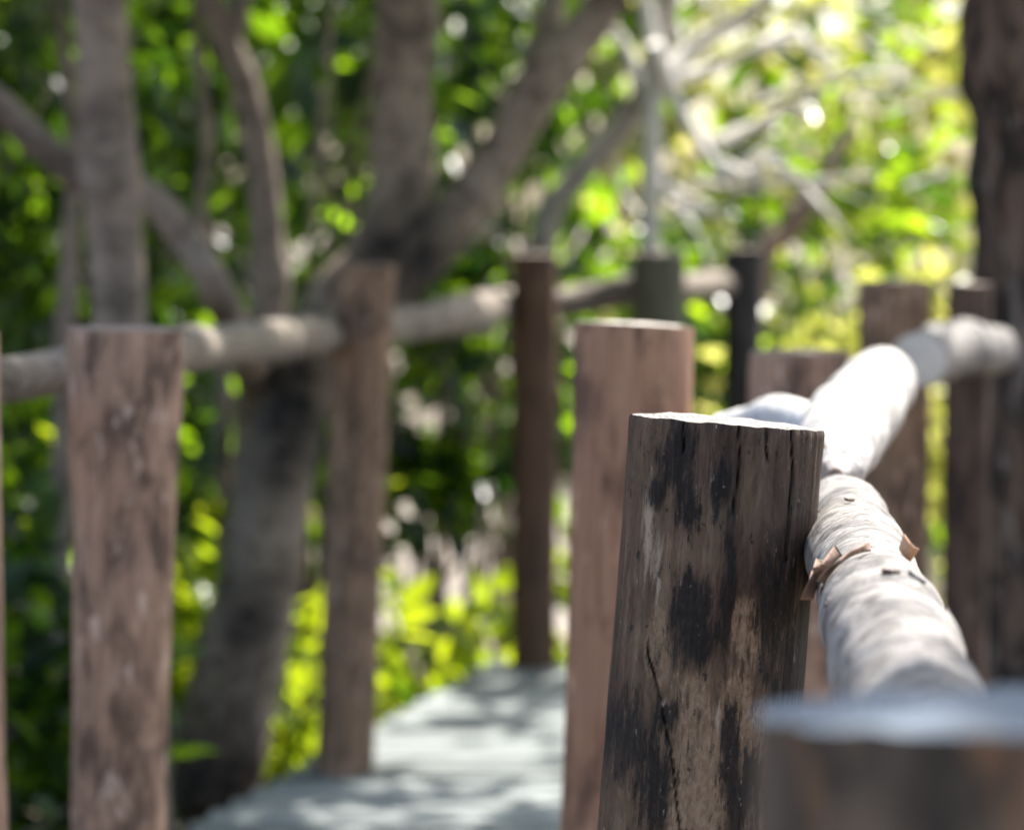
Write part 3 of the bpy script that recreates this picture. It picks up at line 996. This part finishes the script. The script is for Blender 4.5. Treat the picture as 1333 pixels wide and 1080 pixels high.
def tree(name, label, limbs, mat, crown=None, leaf=None, nleaf=0, size=0.12, seed=1, clump=0.35, ntw=26, twig_r=0.018, group=TREES, amp=0.17, freq=14, cat='tree', scars=(), shade_leaves=None):
    """limbs: list of (points, radii); the first is the trunk, the others limbs"""
    rng = np.random.default_rng(seed)
    base = np.array(limbs[0][0][0], float)
    t = thing(name, label, cat, base, group)
    for i, (pts, rad) in enumerate(limbs):
        bag = Bag()
        L = sum(np.linalg.norm(np.asarray(pts[k + 1]) - np.asarray(pts[k])) for k in range(len(pts) - 1))
        rid = [(rng.uniform(0, L), 0.05, rng.uniform(0.04, 0.14)) for _ in range(int(L * 1.5))]
        bag.tube(pts, rad, n=max(16, int(L * 22)), seg=24 if i == 0 else 16, amp=amp, freq=freq, stretch=0.4, seed=seed + i * 3.3, ridges=rid)
        bag.build('trunk' if i == 0 else 'limb', mat, t, base, scars)
    if crown:
        pts, out = blob_points(crown, nleaf, rng)
        ends = [np.asarray(l[0][-1]) for l in limbs]
        twigs(rng, pts, ends, twig_r, ntw, mat, t, base)
        leaf_mesh('crown', pts, out, size, leaf, t, base, rng, clump=clump)
        if shade_leaves:
            pts, out = blob_points(shade_leaves[0], shade_leaves[1], rng)
            leaf_mesh('shade_spray', pts, out, size, leaf, t, base, rng)  # added leaves out of frame that keep the sun off chosen spots
    return t


# bleached dead branches
d = 11.0
dead = []
def br(ppts, w, dd=0.0):
    pts = [P(a, b, d + dd + 0.1 * math.sin(i * 1.7)) for i, (a, b) in enumerate(ppts)]
    r_ = M(w, d) / 2
    return (pts, [r_ * (1 - 0.7 * i / (len(pts) - 1)) for i in range(len(pts))])
dead.append(([G(852, d), P(850, 420, d), P(846, 300, d), P(848, 180, d), P(852, 90, d), P(838, 0, d), P(820, -90, d)], [0.04, 0.036, 0.034, 0.034, 0.034, 0.03, 0.02]))
dead.append(br([(848, 120), (905, 62), (965, 22), (1030, -30), (1100, -80)], 30))
dead.append(br([(850, 60), (882, 135), (925, 205), (958, 248)], 26, -0.1))
dead.append(br([(850, 112), (930, 88), (985, 62), (1040, 55), (1090, 80)], 22, 0.15))
dead.append(br([(925, 190), (990, 160), (1050, 125), (1110, 98), (1175, 98)], 20, 0.1))
dead.append(br([(930, 212), (985, 232), (1060, 236), (1140, 228)], 19, -0.1))
dead.append(br([(1000, 205), (1040, 240), (1075, 275), (1105, 310)], 18, -0.1))
dead.append(br([(855, 240), (905, 262), (955, 292)], 20))
dead.append(br([(848, 140), (812, 60), (770, 5), (740, -40)], 24, 0.1))
dead.append(br([(985, 62), (1030, 40), (1060, 70), (1075, 100)], 16, 0.2))
dead.append(br([(846, 300), (810, 250), (790, 180)], 16, 0.2))
dead.append(br([(846, 200), (870, 250), (905, 300), (930, 360)], 14, 0.2))
rd_ = np.random.default_rng(14)
for k in range(17):
    x0, y0 = rd_.uniform(850, 1180), rd_.uniform(-20, 290)
    a_ = rd_.uniform(-0.9, 0.7)
    L_ = rd_.uniform(60, 190)
    dx, dy_ = L_ * math.cos(a_), L_ * math.sin(a_)
    dead.append(br([(x0, y0), (x0 + dx * 0.5, y0 + dy_ * 0.5 + rd_.uniform(-7, 7)), (x0 + dx, y0 + dy_)], rd_.uniform(5, 10), rd_.uniform(-0.3, 0.4)))
for ppts, _r in dead:
    for q in ppts:
        LIT.append((np.asarray(q), 0.16))
tree('dead_tree', 'bleached bare branches spreading across the upper right background', dead, M_TRUNK_PALE, seed=29, amp=0.08)

# 1 grey straight trunk, left
d = 7.0
tree('grey_barked_tree', 'straight smooth grey trunk rising behind the flared pinkish post',
     [([G(172, d), P(170, 700, d), P(158, 440, d), P(146, 230, d), P(134, 60, d), P(128, -120, d), P(150, -420, d)], [0.085, 0.072, 0.062, 0.064, 0.060, 0.055, 0.045]),
      ([P(128, -120, d), P(60, -300, 7.3), P(-80, -520, 7.8)], [0.045, 0.035, 0.025])],
     M_TRUNK_GREY, [(-1.2, 7.2, 3.6, 1.5, 1.5, 0.9), (0.2, 8.2, 4.0, 1.2, 1.2, 0.8)], M_LEAF_DARK, 5500, 0.14, 21)
# 2 leaning trunk crossing it
d = 7.5
tree('leaning_tree', 'slim grey trunk leaning left and crossing behind the straight grey trunk',
     [([G(300, 8.95), P(322, 640, 8.9), P(328, 490, 8.5), P(285, 385, d), P(240, 312, d), P(185, 252, d), P(110, 232, d), P(55, 190, d), P(-10, 130, d), P(-160, 20, d)],
       [0.055, 0.05, 0.046, 0.042, 0.042, 0.04, 0.04, 0.042, 0.04, 0.03])],
     M_TRUNK_GREY, [(-2.2, 7.6, 2.4, 0.7, 0.8, 0.6)], M_LEAF_DARK, 500, 0.11, 22, ntw=12)
# 3 thin stem left of the straight trunk
d = 8.0
tree('slim_sapling', 'thin upright grey stem just left of the straight grey trunk', [([G(70, d), P(82, 500, d), P(90, 380, d), P(94, 260, d), P(96, 160, d), P(80, 40, d), P(70, -80, d)], [0.03, 0.026, 0.023, 0.022, 0.02, 0.016, 0.012])],
     M_TRUNK_GREY, [(-1.3, 8.1, 2.3, 0.6, 0.5, 0.5)], M_LEAF_DARK, 320, 0.11, 23, ntw=8, twig_r=0.008)
# 4 curved stem between
d = 8.9
tree('curved_slim_tree', 'curved slim trunk with a sunlit streak between the straight grey trunk and the forked trunk',
     [([G(300, d), P(335, 640, d), P(350, 390, d), P(348, 300, d), P(338, 200, d), P(318, 110, d), P(290, 40, d), P(262, -40, d), P(240, -200, d)], [0.062, 0.056, 0.05, 0.046, 0.044, 0.04, 0.037, 0.033, 0.02]),
      ([P(300, 62, d), P(312, 20, d), P(330, -60, d)], [0.03, 0.026, 0.02])],
     M_TRUNK_GREY, [(-0.7, 8.4, 2.9, 0.8, 0.8, 0.6)], M_LEAF_DARK, 600, 0.11, 24, ntw=12)
d = 8.9
tree('slim_sapling', 'very thin wavy stem between the straight grey trunk and the curved slim trunk', [([G(285, d), P(290, 500, d), P(278, 380, d), P(262, 270, d), P(270, 190, d), P(262, 90, d), P(250, -40, d)], [0.022, 0.021, 0.019, 0.016, 0.016, 0.015, 0.012])],
     M_TRUNK_GREY, [(-0.9, 9.0, 2.5, 0.5, 0.4, 0.35)], M_LEAF_DARK, 160, 0.11, 25, ntw=6, twig_r=0.006)
# 5 big forked tree
d = 8.5
FORK = P(505, 330, d)
tree('forked_tree', 'large grey forked trunk with blackened crotch behind the leaning brown post',
     [([G(235, d), P(270, 1040, d), P(305, 890, d), P(338, 730, d), P(368, 580, d), P(405, 470, d), P(455, 395, d), FORK, P(524, 240, d), P(524, 130, d), P(530, 10, d), P(536, -150, d), P(560, -420, d)],
       [0.15, 0.135, 0.125, 0.112, 0.10, 0.10, 0.108, 0.10, 0.088, 0.086, 0.088, 0.08, 0.06]),
      ([P(470, 400, 8.45), P(545, 335, d), P(600, 275, d), P(650, 205, d), P(685, 140, d), P(728, 80, d), P(775, 25, d), P(830, -60, d), P(900, -200, 8.8)], [0.07, 0.08, 0.072, 0.068, 0.068, 0.068, 0.058, 0.05, 0.035]),
      ([P(690, 130, d), P(705, 70, 8.6), P(720, 0, 8.7), P(725, -90, 8.8)], [0.05, 0.042, 0.036, 0.026])],
     M_TRUNK_BROWN, [(0.3, 9.4, 4.1, 1.6, 1.5, 0.8), (1.6, 9.6, 3.6, 1.1, 1.2, 0.7), (-1.2, 9.2, 4.0, 1.2, 1.2, 0.8)], M_LEAF_MID, 9500, 0.14, 26, ntw=36,
     scars=[(P(372, 520, 8.4), (0.22, 0.4, 0.42)), (P(540, 330, 8.4), (0.17, 0.4, 0.26)), (P(492, 320, 8.4), (0.10, 0.3, 0.16)), (P(372, 745, 8.4), (0.16, 0.2, 0.05)), (P(330, 800, 8.4), (0.12, 0.3, 0.12)), (P(280, 1020, 8.4), (0.3, 0.4, 0.25))])
# 6 big dark trunk at the right edge
d = 7.0
tree('dark_barked_tree', 'big dark fissured trunk at the right edge',
     [([G(1352, d), P(1352, 900, d), P(1346, 620, d), P(1344, 400, d), P(1340, 200, d), P(1332, 40, d), P(1326, -150, d), P(1300, -450, d)], [0.17, 0.142, 0.132, 0.126, 0.138, 0.140, 0.13, 0.1]),
      ([P(1326, -150, d), P(1180, -420, 6.2), P(1000, -700, 5.2)], [0.07, 0.05, 0.03]),
      ([P(1300, -300, d), P(1500, -560, 6.0), P(1500, -800, 4.6)], [0.07, 0.05, 0.03])],
     M_TRUNK_DARK, [(1.5, 6.2, 4.2, 1.4, 1.5, 0.8), (0.4, 6.0, 4.1, 1.3, 1.5, 0.8), (1.3, 4.2, 4.2, 1.3, 1.3, 0.8), (1.1, 2.45, 4.0, 0.6, 0.5, 0.5), (1.1, 2.45, 4.0, 0.55, 0.45, 0.5), (1.1, 2.5, 4.2, 0.6, 0.5, 0.5), (2.4, 8.6, 4.2, 1.2, 1.2, 0.8)], M_LEAF_MID, 12000, 0.14, 27, amp=0.2, freq=22, ntw=40, shade_leaves=([(*spray_over(TOP_NEAR, 4.0), 0.40, 0.34, 0.3), (*spray_over(P(330, 440, 5.3), 3.9), 0.34, 0.5, 0.3), (*spray_over(P(430, 430, 6.9), 3.9), 0.34, 0.5, 0.3), (*spray_over(P(163, 428, 3.73), 3.9), 0.3, 0.3, 0.3)], 1700))  # lobes and sprays over the nearest post and left rail are added for shade
# 7 pale thin tree behind, and the bleached dead branches
d = 11.2
tree('pale_tree', 'pale slanting limb beyond the right arm of the forked trunk', [([G(705, d), P(697, 450, d), P(708, 300, d), P(758, 222, d), P(826, 146, d), P(860, 60, d), P(880, -80, d)], [0.055, 0.052, 0.05, 0.048, 0.046, 0.045, 0.036])],
     M_TRUNK_ASH, [(0.9, 12.0, 3.4, 0.9, 0.9, 0.6)], M_LEAF_MID, 500, 0.12, 28, ntw=14)
d = 13.0
tree('reddish_tree', 'leaning reddish brown trunk deep in the background behind the bare branches', [([G(960, d), P(985, 380, d), P(1028, 300, d), P(1070, 235, d), P(1100, 180, d), P(1105, 130, d)], [0.06, 0.045, 0.042, 0.034, 0.022, 0.012])], M_TRUNK_RED,
     [(1.5, 13.4, 2.0, 0.4, 0.4, 0.35)], M_LEAF_YELLOW, 260, 0.12, 30, ntw=8)

# ------------------------------------------------------------------ shrubs
SHRUBS = 'leafy shrubs growing beside the walkway'


def shrub(label, c, blobs, mat, n, size, seed, name='leafy_shrub', clump=0.25, nst=7, width=1.0):
    rng = np.random.default_rng(seed)
    base = np.array([c[0], c[1], float(ground_h(np.array([c[0]]), np.array([c[1]]))[0])])
    t = thing(name, label, 'shrub', base, SHRUBS)
    bl = [(c[0] + b[0], c[1] + b[1], base[2] + b[2], b[3], b[4], b[5]) for b in blobs]
    pts, out = blob_points(bl, n, rng, 0.2)
    ok = pts[:, 2] > base[2] + 0.02
    pts, out = pts[ok], out[ok]
    bag = Bag()
    for i in range(nst):
        e = pts[rng.integers(len(pts))]
        b0 = base + np.array([rng.normal() * 0.06, rng.normal() * 0.06, -0.03])
        m_ = b0 + (e - b0) * np.array([0.35, 0.35, 0.6])
        bag.tube([b0, m_, e], [0.016, 0.012, 0.004], n=10, seg=7, amp=0.08)
    bag.build('stems', M_TRUNK_GREY, t, base)
    leaf_mesh('foliage', pts, out, size, mat, t, base, rng, clump=clump, width=width)
    return t


SH = [  # tall shrubs get an added top lobe, out of frame, to shade those below
    ('dark leafy shrub in the lower left corner', (-1.35, 7.0), [(0, 0, 0.55, 0.6, 0.5, 0.6)], M_LEAF_DARK, 1100, 0.13),
    ('dark shrub at the left edge under the log rail', (-1.85, 8.4), [(0, 0, 0.8, 0.7, 0.6, 0.8)], M_LEAF_DARK, 1700, 0.13),
    ('tall deep green shrub filling the upper left corner', (-2.2, 9.6), [(0, 0, 1.3, 0.8, 0.7, 1.1), (0.2, 0.1, 2.6, 0.9, 0.7, 0.9), (0.1, 0.3, 3.5, 0.9, 0.9, 0.6)], M_LEAF_DARK, 4200, 0.135),
    ('tall green shrub behind the straight grey trunk', (-1.45, 10.2), [(0, 0, 1.2, 0.7, 0.6, 1.1), (0, 0, 2.6, 0.8, 0.7, 1.0), (0.1, 0.3, 3.5, 0.9, 0.9, 0.6)], M_LEAF_DARK, 4000, 0.13),
    ('tall green shrub behind the curved slim trunk', (-0.75, 10.8), [(0, 0, 1.2, 0.7, 0.6, 1.1), (0.1, 0, 2.6, 0.8, 0.7, 1.0), (0.1, 0.3, 3.5, 0.9, 0.9, 0.6)], M_LEAF_DARK, 4000, 0.13),
    ('glossy green shrub right of the forked trunk', (0.0, 11.4), [(0, 0, 1.6, 0.65, 0.5, 0.9), (0.1, 0, 2.7, 0.75, 0.6, 0.8), (0.1, 0.3, 3.5, 0.9, 0.9, 0.6)], M_LEAF_DARK, 3400, 0.13),
    ('dark green shrub under the rail between the leaning post and the rusty post', (-0.24, 10.9), [(0, 0, 1.2, 0.46, 0.35, 0.42), (-0.08, 0, 0.95, 0.36, 0.3, 0.35)], M_LEAF_DARK, 2600, 0.13),
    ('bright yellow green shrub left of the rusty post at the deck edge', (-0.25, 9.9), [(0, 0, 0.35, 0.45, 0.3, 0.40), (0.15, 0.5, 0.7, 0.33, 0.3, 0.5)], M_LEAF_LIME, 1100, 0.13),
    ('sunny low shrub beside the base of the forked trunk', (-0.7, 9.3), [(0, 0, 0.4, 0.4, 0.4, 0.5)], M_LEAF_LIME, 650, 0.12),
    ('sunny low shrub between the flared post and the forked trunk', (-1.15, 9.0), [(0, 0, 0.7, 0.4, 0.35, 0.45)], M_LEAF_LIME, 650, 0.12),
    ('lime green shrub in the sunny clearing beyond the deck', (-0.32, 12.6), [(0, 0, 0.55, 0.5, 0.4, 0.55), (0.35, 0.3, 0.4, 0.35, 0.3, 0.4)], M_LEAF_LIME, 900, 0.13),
    ('green shrub glimpsed above the rusty post', (0.42, 12.4), [(0, 0, 1.3, 0.55, 0.5, 0.7)], M_LEAF_MID, 1100, 0.13),
    ('pale yellow green shrub between the blackened post and the brown post', (1.15, 12.6), [(0, 0, 0.9, 0.6, 0.5, 0.6)], M_LEAF_YELLOW, 900, 0.12),
    ('tall yellow green shrub beside the big dark trunk', (1.8, 11.8), [(0, 0, 1.3, 0.55, 0.6, 1.0), (0.1, 0, 2.3, 0.55, 0.6, 0.7)], M_LEAF_YELLOW, 1700, 0.12),
    ('yellow green shrub behind the bare branches', (1.3, 14.5), [(0, 0, 1.5, 0.9, 0.7, 1.2), (-0.2, 0, 3.0, 0.9, 0.7, 0.8)], M_LEAF_MID, 2600, 0.14),
    ('green shrub behind the olive grey post', (0.75, 15.0), [(0, 0, 1.6, 0.7, 0.7, 1.2), (0, 0, 3.0, 0.9, 0.7, 0.8)], M_LEAF_DARK, 2400, 0.14),
]
for i, (lab, c, bl, m_, n_, s_) in enumerate(SH):
    shrub(lab, c, bl, m_, n_, s_, 60 + i)

# ------------------------------------------------------------------ ground cover
ru = np.random.default_rng(90)
n = 9000
ux, uy = ru.uniform(-5, 5, n), ru.uniform(4, 16, n)
off = np.array([(a < interp(LEFT_EDGE, b) - (0.4 if b < 8.6 else 0.12)) or (a > interp(RIGHT_EDGE, b) + 0.12) or b > 11.4 for a, b in zip(ux, uy)])
sandy = (np.abs(ux + 0.25) < 0.55) & (uy > 11.2)
ux, uy = ux[off & ~sandy], uy[off & ~sandy]
uz = ground_h(ux, uy) + 0.02 + ru.random(len(ux)) ** 1.6 * 0.32
ug = leaf_mesh('undergrowth', np.column_stack([ux, uy, uz]), ru.normal(size=(len(ux), 3)) * np.array([1, 1, 0.3]), 0.13, M_LEAF_DARK, None, (0, 0, 0), ru, droop=-0.2, clump=0.25)
ug['kind'] = 'stuff'
ug['label'] = 'low dark green ground cover under the shrubs'

# ------------------------------------------------------------------ the wood beyond
rw = np.random.default_rng(77)
def woodland(name, label, x0, x1, y0, y1, z1, n, size, mat, clump):
    pts = np.column_stack([rw.uniform(x0, x1, n), rw.uniform(y0, y1, n), rw.uniform(-0.3, z1, n)])
    pts = pts[~((pts[:, 0] > -1.2) & (pts[:, 1] < 19) & (pts[:, 2] < 1.2))]      # the clearing
    o = leaf_mesh(name, pts, rw.normal(size=(len(pts), 3)) * 0.5, size, mat, None, (0, 0, 0), rw, clump=clump)
    o['kind'] = 'stuff'
    o['label'] = label
    return o
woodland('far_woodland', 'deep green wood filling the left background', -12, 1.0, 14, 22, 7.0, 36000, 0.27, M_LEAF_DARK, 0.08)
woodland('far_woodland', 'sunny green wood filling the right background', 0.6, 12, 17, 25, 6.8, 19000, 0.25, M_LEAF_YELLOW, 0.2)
